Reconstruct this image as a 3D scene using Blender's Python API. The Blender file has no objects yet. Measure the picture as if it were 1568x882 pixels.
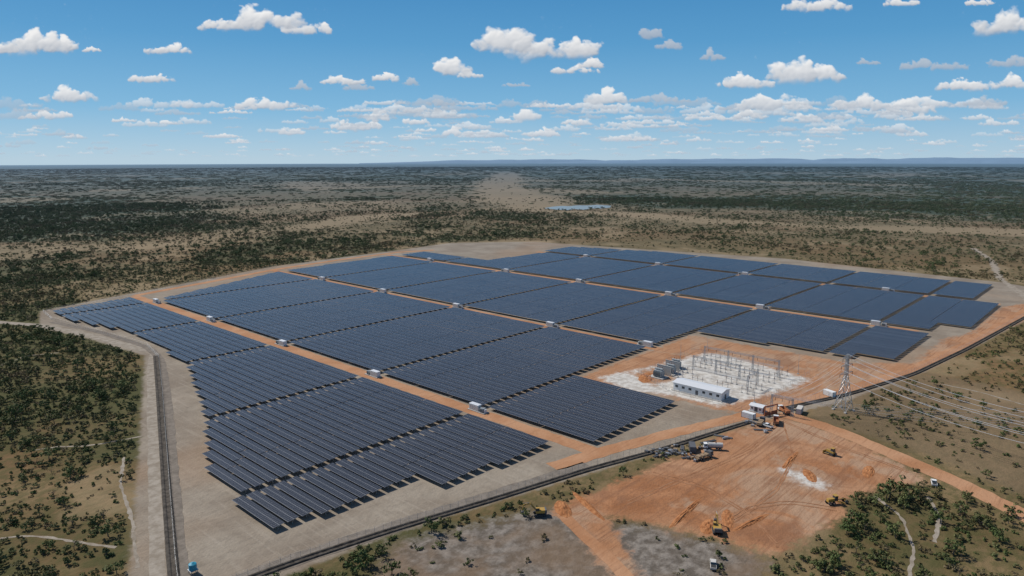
import bpy, math, random
import numpy as np
from mathutils import Vector, Matrix
random.seed(11)
rng = np.random.default_rng(11)
sc = bpy.context.scene
sc.view_settings.view_transform = 'Standard'
sc.view_settings.look = 'None'
sc.view_settings.exposure = 0

# ------------------------------------------------------------------ camera
FPX = 1083.0; HC = 120.0
th = math.atan(198/1083); HD = math.radians(42.7); RO = math.radians(0.12)
Fh = Vector((math.cos(HD), math.sin(HD), 0)); Rh = Vector((math.sin(HD), -math.cos(HD), 0)); Z = Vector((0,0,1))
fw = Fh*math.cos(th) - Z*math.sin(th); up = Fh*math.sin(th) + Z*math.cos(th)
rt = Rh*math.cos(RO) - up*math.sin(RO); up = up*math.cos(RO) + Rh*math.sin(RO)
cam = bpy.data.cameras.new("camera"); camo = bpy.data.objects.new("camera", cam)
sc.collection.objects.link(camo); sc.camera = camo
cam.sensor_width = 36; cam.lens = 36*FPX/1568; cam.clip_start = 1; cam.clip_end = 300000
M = Matrix((rt, up, -fw)).transposed().to_4x4(); M.translation = Vector((0,0,HC)); camo.matrix_world = M

def ray(px, py): return rt*(px-784) + up*(441-py) + fw*FPX
def G(px, py):
    """survey point: site-plan metres (x east-ish, y north-ish) read off the aerial"""
    r = ray(px, py); t = -HC/r.z
    return (r.x*t, r.y*t)
def GP(l): return [G(*p) for p in l]
RE = 6.371e6
def gz(x, y): return -np.maximum(0, x*x + y*y - 1500.0**2)/(2*RE)

# ------------------------------------------------------------------ numpy noise
tab = rng.random((256,256))
def vn(x, y):
    xi = np.floor(x).astype(int); yi = np.floor(y).astype(int); fx = x-xi; fy = y-yi
    fx = fx*fx*(3-2*fx); fy = fy*fy*(3-2*fy)
    a = tab[xi&255, yi&255]; b = tab[(xi+1)&255, yi&255]; c = tab[xi&255, (yi+1)&255]; d = tab[(xi+1)&255, (yi+1)&255]
    return (a*(1-fx)+b*fx)*(1-fy) + (c*(1-fx)+d*fx)*fy
def fbm(x, y, o=4):
    s = 0; a = .5; t = 0
    for i in range(o):
        s = s + a*vn(x+17.3*i, y+9.1*i); t += a; a *= .5; x = x*2.03; y = y*2.03
    return s/t
def psd(x, y, poly):
    """signed distance, positive inside"""
    d = np.full(x.shape, 1e12); ins = np.zeros(x.shape, bool)
    n = len(poly)
    for i in range(n):
        ax, ay = poly[i]; bx, by = poly[(i+1)%n]
        ex, ey = bx-ax, by-ay; L = ex*ex+ey*ey+1e-9
        t = np.clip(((x-ax)*ex+(y-ay)*ey)/L, 0, 1)
        d = np.minimum(d, (x-ax-t*ex)**2 + (y-ay-t*ey)**2)
        if ay != by:
            ins ^= ((ay > y) != (by > y)) & (x < (bx-ax)*(y-ay)/(by-ay)+ax)
    d = np.sqrt(d)
    return np.where(ins, d, -d)
def pld(x, y, pl):
    d = np.full(x.shape, 1e12)
    for (ax, ay), (bx, by) in zip(pl[:-1], pl[1:]):
        ex, ey = bx-ax, by-ay; L = ex*ex+ey*ey+1e-9
        t = np.clip(((x-ax)*ex+(y-ay)*ey)/L, 0, 1)
        d = np.minimum(d, (x-ax-t*ex)**2 + (y-ay-t*ey)**2)
    return np.sqrt(d)

# ------------------------------------------------------------------ plan data
SITE = GP([(222,545),(130,517),(60,502),(62,476),(215,447),(425,407),(610,383),(690,372),(820,370),(870,374),(1200,396),(1530,432),(1610,445),
           (1568,492),(1480,538),(1420,568),(1300,612),(1140,652),(900,726),(600,818),(380,905),(195,905),(212,700)])
PAD = GP([(885,579),(985,541),(1060,513),(1180,535),(1300,556),(1400,556),(1445,520),(1485,510),(1535,470),(1590,462),(1575,488),(1470,535),(1400,566),
          (1300,600),(1200,624),(1140,632),(1100,628),(1035,610)])
WORKS = GP([(840,780),(925,747),(1000,714),(1060,692),(1100,667),(1150,650),(1200,637),(1235,648),(1300,672),(1380,712),(1425,738),(1350,748),(1290,765),(1295,790),
            (1240,822),(1190,852),(1150,842),(1110,828),(1000,802),(940,792),(880,802)])
SPUR = GP([(870,795),(930,790),(985,890),(940,890)])
REDW = GP([(850,775),(960,735),(1060,725),(1130,740),(1230,790),(1180,830),(1110,820),(1010,795),(930,785)])
RED2 = GP([(1180,700),(1260,700),(1330,715),(1330,735),(1220,735)])
GRAV = GP([(915,578),(1000,561),(1080,541),(1110,544),(1242,581),(1200,598),(1100,622),(1030,606),(960,597)])
GRAVHOLE = GP([(965,572),(1010,563),(1040,580),(1000,590)])
WHITE2 = GP([(1190,716),(1215,718),(1268,742),(1262,750),(1225,740)])
GREY = GP([(600,832),(850,776),(900,800),(1000,805),(1150,845),(1190,862),(1150,900),(560,900)])
TANR = GP([(1235,620),(1420,570),(1568,600),(1620,740),(1568,760),(1400,690),(1240,640)])
DENSE_CLOUDSHADE = [GP([(-60,300),(150,303),(290,320),(280,345),(150,362),(-60,374)]), GP([(850,297),(1100,300),(1350,300),(1620,308),(1620,345),(1350,338),(1100,318),(900,312)]),
         GP([(1400,284),(1620,281),(1620,302),(1450,299)])]  # dark thick bush, with cloud shadow painted into its colour
CORR = GP([(-80,390),(60,384),(120,380),(200,379),(260,372),(320,362),(360,360),(420,351),(480,347),(540,334),(640,327),(740,320),(820,323),(950,327),(1100,339),(1300,349),(1620,357)])
VALLEY = GP([(775,264),(762,285),(792,302),(830,318)])
CLEAR2 = GP([(660,372),(850,368),(840,390),(750,398)])

# ------------------------------------------------------------------ node helpers
class NT:
    def __init__(s, tree): s.t = tree; s.n = tree.nodes; s.l = tree.links
    def new(s, ty, ins=None, **kw):
        nd = s.n.new(ty)
        for k, v in kw.items(): setattr(nd, k, v)
        for k, v in (ins or {}).items():
            sk = nd.inputs[k]
            if isinstance(v, bpy.types.NodeSocket): s.l.new(v, sk)
            else: sk.default_value = v
        return nd
    def math(s, op, a, b=0.0, c=0.0, clamp=False):
        nd = s.n.new('ShaderNodeMath'); nd.operation = op; nd.use_clamp = clamp
        for i, v in enumerate((a, b, c)):
            if isinstance(v, bpy.types.NodeSocket): s.l.new(v, nd.inputs[i])
            else: nd.inputs[i].default_value = v
        return nd.outputs[0]
    def vm(s, op, a, b=(0,0,0), out=0):
        nd = s.n.new('ShaderNodeVectorMath'); nd.operation = op
        for i, v in enumerate((a, b)):
            if isinstance(v, bpy.types.NodeSocket): s.l.new(v, nd.inputs[i])
            else: nd.inputs[i].default_value = v
        return nd.outputs[out]
    def mix(s, f, a, b, bt='MIX'):
        nd = s.n.new('ShaderNodeMix'); nd.data_type = 'RGBA'; nd.blend_type = bt
        for i, v in ((0, f), (6, a), (7, b)):
            if isinstance(v, bpy.types.NodeSocket): s.l.new(v, nd.inputs[i])
            else: nd.inputs[i].default_value = v if i == 0 else (*v, 1)[:4]
        return nd.outputs[2]
    def sstep(s, v, a, b):
        nd = s.n.new('ShaderNodeMapRange'); nd.interpolation_type = 'SMOOTHSTEP'
        s.l.new(v, nd.inputs[0]); nd.inputs[1].default_value = a; nd.inputs[2].default_value = b
        return nd.outputs[0]
    def noise(s, vec, scale, detail=4, rough=.55, dist=0):
        nd = s.n.new('ShaderNodeTexNoise'); s.l.new(vec, nd.inputs['Vector'])
        nd.inputs['Scale'].default_value = scale; nd.inputs['Detail'].default_value = detail
        nd.inputs['Roughness'].default_value = rough; nd.inputs['Distortion'].default_value = dist
        return nd.outputs[0]
    def attr(s, name): return s.new('ShaderNodeAttribute', attribute_name=name).outputs['Fac']

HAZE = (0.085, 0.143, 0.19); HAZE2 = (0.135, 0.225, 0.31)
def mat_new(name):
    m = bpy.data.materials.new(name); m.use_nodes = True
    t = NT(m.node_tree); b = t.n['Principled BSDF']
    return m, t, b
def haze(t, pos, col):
    """air haze painted into base colour of far land and foliage, by world distance from the site"""
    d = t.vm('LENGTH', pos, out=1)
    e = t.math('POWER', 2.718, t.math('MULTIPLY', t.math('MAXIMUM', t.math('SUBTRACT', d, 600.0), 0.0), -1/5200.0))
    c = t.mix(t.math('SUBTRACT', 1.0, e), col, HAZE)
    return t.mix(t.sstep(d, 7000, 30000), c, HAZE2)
def simple(name, col, rough=.7, metal=0, var=.15, scale=1.5):
    m, t, b = mat_new(name)
    g = t.new('ShaderNodeTexCoord').outputs['Object']
    n = t.noise(g, scale, 3, .6)
    c = t.mix(n, [x*(1-var) for x in col], [min(1, x*(1+var)) for x in col])
    t.l.new(c, b.inputs['Base Color']); b.inputs['Roughness'].default_value = rough; b.inputs['Metallic'].default_value = metal
    return m

def laterite(t, pos, red=None):
    n1 = t.noise(pos, .05, 5, .62, .6); n2 = t.noise(pos, .7, 4, .6)
    st = t.new('ShaderNodeMapping', {'Vector': pos, 'Rotation': (0,0,.5), 'Scale': (.05,.9,1)}).outputs[0]
    n3 = t.noise(st, 1.0, 3, .6)
    c = t.mix(t.sstep(n1, .3, .7), (.355,.165,.078), (.46,.255,.145))
    if red is not None:
        r = t.mix(t.sstep(n1, .35, .65), (.29,.115,.045), (.43,.20,.095))
        r = t.mix(t.math('MULTIPLY', t.sstep(n2, .45, .65), .5), r, (.20,.078,.034))
        c = t.mix(red, c, r)
        n4 = t.noise(pos, .028, 4, .6, 1.0)
        c = t.mix(t.math('MULTIPLY', t.sstep(n4, .5, .62), .7), c, (.41,.285,.195))
        n5 = t.noise(pos, .04, 4, .6, .5)
        c = t.mix(t.math('MULTIPLY', t.sstep(n5, .54, .66), .6), c, (.23,.11,.06))
        st2 = t.new('ShaderNodeMapping', {'Vector': pos, 'Rotation': (0,0,-.7), 'Scale': (.035,.7,1)}).outputs[0]
        c = t.mix(t.math('MULTIPLY', t.sstep(t.noise(st2, 1.0, 4, .6, .5), .5, .66), .6), c, (.22,.10,.052))
    c = t.mix(t.math('MULTIPLY', t.sstep(n3, .5, .75), .45), c, (.22,.10,.052))
    c = t.mix(t.math('MULTIPLY', n2, .2), c, (.50,.30,.18))
    return c

def ground_material():
    m, t, b = mat_new('savanna_ground')
    pos = t.new('ShaderNodeNewGeometry').outputs['Position']
    nS = t.noise(pos, .25, 5, .65); nM = t.noise(pos, .03, 4, .6, .3); nB = t.noise(pos, .0035, 4, .6, .3); nT = t.noise(pos, 1.3, 3, .6)
    nF = t.noise(pos, .0012, 5, .65)
    dist = t.vm('LENGTH', pos, out=1)
    gr = t.mix(t.sstep(nM, .32, .68), (.125,.092,.042), (.235,.165,.085))
    gr = t.mix(t.math('MULTIPLY', t.sstep(nB, .45, .62), .55), gr, (.215,.115,.055))
    gr = t.mix(t.math('MULTIPLY', t.sstep(nS, .40, .60), .6), gr, (.082,.082,.03))
    veg = t.math('ADD', t.attr('veg'), t.math('MULTIPLY', t.math('SUBTRACT', nM, .5), .9))
    gr = t.mix(t.math('MULTIPLY', t.sstep(veg, .35, .75), .75), gr, (.062,.070,.026))
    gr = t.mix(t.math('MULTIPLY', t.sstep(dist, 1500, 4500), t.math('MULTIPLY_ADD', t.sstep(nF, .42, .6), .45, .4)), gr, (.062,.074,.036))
    dn = t.attr('dense_cloudshade')
    gr = t.mix(t.math('MULTIPLY', dn, .8), gr, t.mix(nM, (.032,.05,.022), (.056,.07,.031)))  # thicker bush plus cloud shadow, put into the ground colour
    pale = t.math('ADD', t.attr('pale'), t.math('MULTIPLY', t.math('SUBTRACT', nM, .5), .6))
    gr = t.mix(t.math('MULTIPLY', t.sstep(pale, .2, .75), .9), gr, t.mix(nB, (.23,.175,.095), (.35,.255,.15)))
    def msk(name, amp=.16, w=.035):
        a = t.math('ADD', t.attr(name), t.math('MULTIPLY', t.math('SUBTRACT', nS, .5), amp))
        return t.sstep(a, .5-w, .5+w)
    tan_ = t.mix(t.sstep(nM, .3, .7), (.235,.19,.145), (.335,.285,.225))
    tan_ = t.mix(t.math('MULTIPLY', t.sstep(nS, .45, .7), .4), tan_, (.20,.165,.128))
    trk = t.new('ShaderNodeMapping', {'Vector': pos, 'Rotation': (0,0,.02), 'Scale': (.6,.03,1)}).outputs[0]
    tan_ = t.mix(t.math('MULTIPLY', t.sstep(t.noise(trk, 1.0, 3), .5, .7), .4), tan_, (.39,.335,.27))
    tan_ = t.mix(t.math('MULTIPLY', t.sstep(nB, .48, .58), .45), tan_, (.32,.205,.125))
    c = t.mix(t.math('MULTIPLY', msk('tanr', .5, .12), .65), gr, t.mix(nM, (.155,.108,.066), (.25,.18,.11)))
    c = t.mix(msk('bare'), c, tan_)
    gy = t.mix(t.sstep(nS, .35, .68), (.12,.10,.08), (.28,.245,.21))
    gy = t.mix(t.math('MULTIPLY', t.sstep(nM, .42, .6), .7), gy, (.20,.135,.085))
    c = t.mix(msk('grey', .5, .12), c, gy)
    c = t.mix(msk('lat', .4, .06), c, laterite(t, pos, msk('red', .5, .2)))
    wh = t.mix(t.sstep(nS, .35, .65), (.44,.40,.35), (.66,.63,.58))
    c = t.mix(msk('white', .3, .08), c, wh)
    c = t.mix(t.math('MULTIPLY', nT, .22), c, t.mix(.6, c, (.02,.015,.01)))
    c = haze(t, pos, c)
    t.l.new(c, b.inputs['Base Color']); b.inputs['Roughness'].default_value = .95
    b.inputs['Specular IOR Level'].default_value = .1
    bp = t.new('ShaderNodeBump', {'Height': t.math('ADD', nS, t.math('MULTIPLY', nT, .25)), 'Strength': .55, 'Distance': 1.0})
    t.l.new(bp.outputs[0], b.inputs['Normal'])
    return m

def mesh_obj(name, v, f, mats=(), z=None, mi=None, smooth=False):
    me = bpy.data.meshes.new(name); me.from_pydata(v, [], f)
    for m in mats: me.materials.append(m)
    if mi is not None: me.polygons.foreach_set('material_index', mi)
    if smooth: me.polygons.foreach_set('use_smooth', [True]*len(me.polygons))
    me.update()
    o = bpy.data.objects.new(name, me); sc.collection.objects.link(o); return o
def grid_mesh(name, co, nx, ny):
    idx = np.arange(nx*ny).reshape(nx, ny)
    fc = np.stack([idx[:-1,:-1], idx[1:,:-1], idx[1:,1:], idx[:-1,1:]], -1).reshape(-1, 4)
    me = bpy.data.meshes.new(name)
    me.vertices.add(nx*ny); me.vertices.foreach_set('co', co.ravel())
    me.loops.add(fc.size); me.loops.foreach_set('vertex_index', fc.ravel())
    me.polygons.add(len(fc)); me.polygons.foreach_set('loop_start', np.arange(len(fc))*4)
    me.update(calc_edges=True); me.validate()
    o = bpy.data.objects.new(name, me); sc.collection.objects.link(o); return o

# ------------------------------------------------------------------ ground sheet
ax = list(np.arange(0, 960, 4.0))
while ax[-1] < 110000: ax.append(ax[-1] + max(4, ax[-1]*.017))
ng = [-8.0]
while ng[-1] > -60000: ng.append(ng[-1]*1.16)
ax = np.array(ng[::-1] + ax); n = len(ax)
X, Y = np.meshgrid(ax, ax, indexing='ij'); xf = X.ravel(); yf = Y.ravel()
def veg_density(x, y):
    a = fbm(x/45, y/45, 4); b = fbm(x/260+40, y/260+7, 4); c = fbm(x/1300+5, y/1300+90, 4)
    v = .42*a + .36*b + .22*c
    v = np.clip((v-.385)/.20, 0, 1)
    dn = dense_cloudshade(x, y); r = np.sqrt(x*x+y*y)
    v = v + np.clip((1100-r)/300, 0, 1)*.3*(y > x*1.1) + np.clip((r-2500)/2500, 0, 1)*.2
    v = v*(1-.3*np.clip((x-y*1.05)/150, 0, 1)*np.clip((r-650)/150, 0, 1)*np.clip((1900-r)/400, 0, 1))
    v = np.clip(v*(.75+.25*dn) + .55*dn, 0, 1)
    p = pale(x, y)
    return v*(1-.9*np.clip(p*1.3, 0, 1)), dn, p
def dense_cloudshade(x, y):
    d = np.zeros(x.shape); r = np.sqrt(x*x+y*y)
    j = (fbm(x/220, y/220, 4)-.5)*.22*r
    for p in DENSE_CLOUDSHADE:
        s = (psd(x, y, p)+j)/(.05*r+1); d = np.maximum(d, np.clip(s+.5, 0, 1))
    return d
def pale(x, y):
    j = fbm(x/160, y/160, 4)-.5; j2 = np.clip(fbm(x/400+9, y/400+2, 3)*2.2-.2, .55, 1)
    a = np.exp(-(pld(x, y, CORR)/(62*(1+1.9*j)))**2)*j2
    b = np.exp(-(pld(x, y, VALLEY)/(135*(1+1.7*j)))**2)
    c = np.clip(psd(x, y, CLEAR2)/30+.5, 0, 1)
    r = np.sqrt(x*x+y*y)
    st = np.clip((fbm(x/520+3, y/520+31, 4)-.57)/.07, 0, 1)*np.clip((r-1300)/600, 0, 1)*np.clip((11000-r)/5000, 0, 1)*.55
    sm = np.clip((fbm(x/70+13, y/70+3, 4)-.61)/.06, 0, 1)*np.clip((r-150)/100, 0, 1)*np.clip((2400-r)/600, 0, 1)*.5
    return np.maximum(np.maximum(np.maximum(a, b), c), np.maximum(st, sm))
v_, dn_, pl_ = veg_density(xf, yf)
zf = gz(xf, yf)
ground = grid_mesh('ground', np.stack([xf, yf, zf], 1), n, n); me = ground.data
def addattr(nm, arr):
    a = me.attributes.new(nm, 'FLOAT', 'POINT'); a.data.foreach_set('value', arr.astype(np.float32))
enc = lambda s, k=20.0: np.clip(.5 + s/(2*k), 0, 1)
near = xf*xf + yf*yf < 1700**2
def near_sd(polys, holes=()):
    out = np.full(xf.shape, -999.0); xx = xf[near]; yy = yf[near]; s = np.full(xx.shape, -999.0)
    for p in polys: s = np.maximum(s, psd(xx, yy, p))
    for p in holes: s = np.minimum(s, -psd(xx, yy, p))
    out[near] = s; return out
addattr('veg', v_); addattr('dense_cloudshade', dn_); addattr('pale', pl_)
addattr('bare', enc(near_sd([SITE]))); addattr('lat', enc(near_sd([PAD, WORKS, SPUR]))); addattr('red', enc(near_sd([REDW, RED2])))
addattr('white', enc(near_sd([GRAV, WHITE2], [GRAVHOLE]))); addattr('grey', enc(near_sd([GREY]))); addattr('tanr', enc(near_sd([TANR])))
me.materials.append(ground_material())

# ------------------------------------------------------------------ roads
def road_mat(name, kind):
    m, t, b = mat_new(name)
    pos = t.new('ShaderNodeNewGeometry').outputs['Position']
    if kind == 'lat': c = laterite(t, pos)
    elif kind == 'red':
        c = t.mix(t.sstep(t.noise(pos, .6, 4, .6), .3, .7), (.27,.105,.042), (.43,.195,.085))
    elif kind == 'rut':
        c = t.mix(t.sstep(t.noise(pos, .2, 4, .6), .3, .7), (.26,.12,.06), (.38,.20,.11))
    elif kind == 'pale':
        c = t.mix(t.sstep(t.noise(pos, .3, 4, .6), .3, .7), (.24,.20,.155), (.36,.315,.26))
    elif kind == 'dark':
        c = t.mix(t.sstep(t.noise(pos, .5, 4, .65), .3, .7), (.05,.044,.037), (.12,.103,.086))
    else:
        c = t.mix(t.sstep(t.noise(pos, .3, 4, .6), .3, .7), (.155,.132,.108), (.235,.20,.165))
    t.l.new(c, b.inputs['Base Color']); b.inputs['Roughness'].default_value = .95; b.inputs['Specular IOR Level'].default_value = .1
    bp = t.new('ShaderNodeBump', {'Height': t.noise(pos, .8, 3, .6), 'Strength': .5, 'Distance': .4})
    t.l.new(bp.outputs[0], b.inputs['Normal'])
    return m
M_LAT = road_mat('laterite_road', 'lat'); M_PALE = road_mat('pale_track', 'pale'); M_DARK = road_mat('drain_dark', 'dark'); M_GREY = road_mat('gravel_track', 'grey')
M_RUT = road_mat('rutted_earth', 'rut')
def strip(name, pl, w, mat, z=.04, jit=.25, step=4.0, prof=None):
    P = [Vector((*p, 0)) for p in pl]; pts = []
    for a, b in zip(P[:-1], P[1:]):
        k = max(1, int((b-a).length/step))
        pts += [a.lerp(b, i/k) for i in range(k)]
    pts.append(P[-1])
    for _ in range(6):
        pts = [pts[0]] + [(pts[i-1]+pts[i]*2+pts[i+1])/4 for i in range(1, len(pts)-1)] + [pts[-1]]
    prof = prof or [(-.5, 0), (.5, 0)]
    v = []; f = []; m = len(prof)
    for i, p in enumerate(pts):
        d = (pts[min(i+1, len(pts)-1)] - pts[max(i-1, 0)]).normalized(); s = Vector((d.y, -d.x, 0))
        for (a, h) in prof:
            ww = w*(1+random.uniform(-jit, jit)*.5)
            q = p + s*a*ww
            v.append((q.x, q.y, float(gz(q.x, q.y)) + z + h))
    for i in range(len(pts)-1):
        for j in range(m-1):
            k = i*m+j; f.append((k, k+1, k+m+1, k+m))
    return mesh_obj(name, v, f, [mat])
VA, VB, VC, VD = 227.0, 385.5, 548.0, 698.0
strip('dirt_road', [(VA,160),(VA,668)], 8.0, M_LAT)
strip('dirt_road', [(VB,228),(VB,712)], 8.0, M_LAT)
strip('dirt_road', [(VC,118),(VC,722)], 8.0, M_LAT)
strip('dirt_road', [(VD,92),(VD,600)], 7.0, M_LAT)
strip('perimeter_road', GP([(845,715),(915,694),(1010,668),(1140,637),(1300,597),(1400,565),(1480,528),(1568,478),(1640,440)]), 8, M_LAT, z=.05)
strip('perimeter_road', GP([(205,453),(330,430),(425,412),(520,398),(612,386),(665,383)]), 8, M_LAT, z=.055)
strip('dirt_road', GP([(1195,632),(1270,655),(1350,688),(1460,735),(1568,790),(1700,850)]), 9, M_LAT, z=.06)
strip('dirt_road', GP([(860,786),(880,810),(930,850),(965,890)]), 4.5, M_LAT, z=.065)
strip('gravel_road', GP([(228,537),(130,512),(60,498),(-80,488)]), 7, M_PALE, z=.06)
strip('gravel_road', GP([(236,538),(232,560),(233,640),(238,760),(243,930)]), 4.5, M_PALE, z=.05)
strip('gravel_road', GP([(283,930),(270,820),(262,700),(254,600),(246,550),(228,532),(150,508),(80,493)]), 4.8, M_GREY, z=.07)
strip('gravel_road', GP([(330,905),(420,868),(600,808),(760,757),(900,712)]), 7.0, M_GREY, z=.05)
PATHS = [[(0,825),(30,818),(60,822),(90,824),(120,831),(178,838)], [(50,690),(90,683),(130,684),(218,668)], [(190,700),(184,740),(203,800),(210,870)], [(0,560),(40,545),(90,540)],
           [(1490,380),(1520,400),(1530,425),(1590,470)], [(1568,620),(1500,600),(1440,588)], [(1340,760),(1380,790),(1400,840),(1390,890)], [(1430,830),(1440,790),(1420,760)]]
for pl in PATHS:
    strip('footpath', GP(pl), 1.1 if pl[0][1] != 380 else 6, M_PALE, z=.04, jit=1.4, step=2)
# vehicle ruts over the works area
k_ = 0
for pl, off in (([(1190,650),(1150,690),(1060,728),(960,770)], 1.1), ([(1200,650),(1215,700),(1190,750),(1120,800)], 1.1), ([(1000,725),(1080,745),(1150,790),(1190,835)], 1.0),
               ([(1200,645),(1290,685),(1390,722)], 1.0), ([(1110,800),(1150,776),(1210,768),(1280,780)], 1.0)):
    for s_ in (-off, off):
        g_ = GP(pl); k_ += 1
        strip('tyre_track', [(a_+s_, b__+s_*.6) for a_, b__ in g_], .6, M_RUT, z=.03+.004*k_, jit=1.4, step=2)
DP = [(-.5, 0), (-.38, .45), (-.22, .4), (-.1, .06), (.1, .06), (.22, .4), (.38, .4), (.5, 0)]
strip('drainage_ditch', GP([(271,930),(264,860),(256,760),(250,680),(244,600),(239,545)]), 3.4, M_DARK, z=.08, jit=.02, prof=DP)
strip('drainage_ditch', GP([(335,905),(430,868),(600,812),(760,764),(905,718),(1010,690),(1130,652),(1150,646)]), 3.2, M_DARK, z=.09, jit=.02, prof=DP)
strip('drainage_ditch', GP([(1200,626),(1300,604),(1400,573),(1480,535),(1568,487),(1640,452)]), 3.2, M_DARK, z=.09, jit=.02, prof=DP)

# pond
pm, pt, pb = mat_new('pond_water'); pb.inputs['Base Color'].default_value = (.23,.27,.27,1); pb.inputs['Roughness'].default_value = .3; pb.inputs['Specular IOR Level'].default_value = .3
pp0 = [(832,319),(846,316.6),(860,315.4),(872,315.8),(885,314.4),(900,314.7),(915,313.6),(936,315),(934,318),(918,319.4),(905,319),(895,321.3),(880,320.4),(868,322),(852,321)]
pp = GP(pp0)
mesh_obj('pond', [(x, y, float(gz(x, y))+.3) for x, y in pp], [tuple(range(len(pp)))], [pm])

# ------------------------------------------------------------------ solar arrays
mp, t, b = mat_new('pv_module')
uv = t.new('ShaderNodeUVMap').outputs[0]; sx = t.new('ShaderNodeSeparateXYZ', {0: uv})
la = t.math('FRACT', t.math('DIVIDE', sx.outputs[1], 1.14)); la = t.math('LESS_THAN', la, .045)
lc = t.math('FRACT', t.math('DIVIDE', sx.outputs[0], 2.2)); lc = t.math('LESS_THAN', lc, .05)
ln = t.math('MAXIMUM', la, lc)
pos = t.new('ShaderNodeNewGeometry').outputs['Position']
cell = t.mix(t.noise(pos, .03, 3), (.020,.020,.024), (.036,.036,.041))
t.l.new(t.mix(ln, cell, (.30,.30,.30)), b.inputs['Base Color'])
b.inputs['Roughness'].default_value = .26; b.inputs['IOR'].default_value = 1.55; b.inputs['Specular Tint'].default_value = (1,.93,.86,1)
M_PV = mp
M_STEEL = simple('galvanised_steel', (.42,.43,.44), .5, .6)
STR = [
 ([*GP([(420,818),(635,733),(683,747),(832,684)]), (222,182), (222,655), *GP([(75,480),(110,492),(210,512),(290,560),(318,640),(323,720),(355,765)])]),
 ([(232,166),(298,166),(298,230),(380,230),(380,690),(232,628)]),
 ([(391,232),(440,232),(443,131),(456,131),(456,110),(542,110),(542,700),(391,692)]),
 ([(554,112),(580,112),(580,92),(692,92),(692,578),(592,585),(592,700),(554,700)]),
 ([(703,112),(795,112),(797,330),(790,480),(760,590),(703,590)]),
]
UG = [145, 232, 316, 416, 518, 620]
PITCH, PW, TILT, ZP = 5.3, 4.2, math.radians(4), 1.9
for si, poly in enumerate(STR):
    x0 = min(p[0] for p in poly); x1 = max(p[0] for p in poly)
    rows = np.arange(x0+PW/2+.2, x1-PW/2+.1, PITCH)
    edges = [-1e9] + UG + [1e9]
    for bi in range(len(edges)-1):
        lo, hi = edges[bi]+1.6, edges[bi+1]-1.6
        V = []; Fc = []; MI = []; UVs = []
        for xr in rows:
            ys = np.arange(max(lo, 85), min(hi, 720), 3.42)
            if len(ys) == 0: continue
            ins = psd(np.full(ys.shape, xr), ys+1.7, poly) > -.5
            k = 0
            while k < len(ys):
                if not ins[k]: k += 1; continue
                j = k
                while j < len(ys) and ins[j]: j += 1
                a, e = ys[k], min(ys[j-1]+3.42, hi)
                k = j
                if e-a < 9: continue
                nsec = max(1, round((e-a)/28)); L = (e-a)/nsec
                tl = TILT + random.uniform(-.008, .008)
                cx, sz = math.cos(tl)*PW/2, math.sin(tl)*PW/2
                for s in range(nsec):
                    ya, yb = a+s*L+.2, a+(s+1)*L-.2; zz = ZP + random.uniform(-.04, .04)
                    o = len(V)
                    V += [(xr-cx,ya,zz-sz),(xr+cx,ya,zz+sz),(xr+cx,yb,zz+sz),(xr-cx,yb,zz-sz)]
                    V += [(p[0],p[1],p[2]-.07) for p in V[o:o+4]]
                    Fc += [(o,o+1,o+2,o+3),(o+7,o+6,o+5,o+4),(o,o+4,o+5,o+1),(o+1,o+5,o+6,o+2),(o+2,o+6,o+7,o+3),(o+3,o+7,o+4,o)]
                    MI += [0,1,1,1,1,1]
                    UVs += [(0,ya),(PW,ya),(PW,yb),(0,yb)] + [(0,0)]*20
                def bx(xa, xb, ya, yb, za, zb):
                    o = len(V)
                    V.extend([(xa,ya,za),(xb,ya,za),(xb,yb,za),(xa,yb,za),(xa,ya,zb),(xb,ya,zb),(xb,yb,zb),(xa,yb,zb)])
                    for q in ((0,1,5,4),(1,2,6,5),(2,3,7,6),(3,0,4,7),(3,2,1,0)):
                        Fc.append(tuple(o+i for i in q)); MI.append(1); UVs.extend([(0,0)]*4)
                bx(xr-.09, xr+.09, a, e, ZP-.3, ZP-.12)
                for yp in np.arange(a+1, e-.5, 7.6): bx(xr-.08, xr+.08, yp-.06, yp+.06, -.1, ZP-.31)
        if not Fc: continue
        o = mesh_obj('solar_panel_array', V, Fc, [M_PV, M_STEEL], mi=MI)
        ul = o.data.uv_layers.new(name='UVMap'); ul.data.foreach_set('uv', np.array(UVs, dtype=np.float32).ravel())

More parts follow.
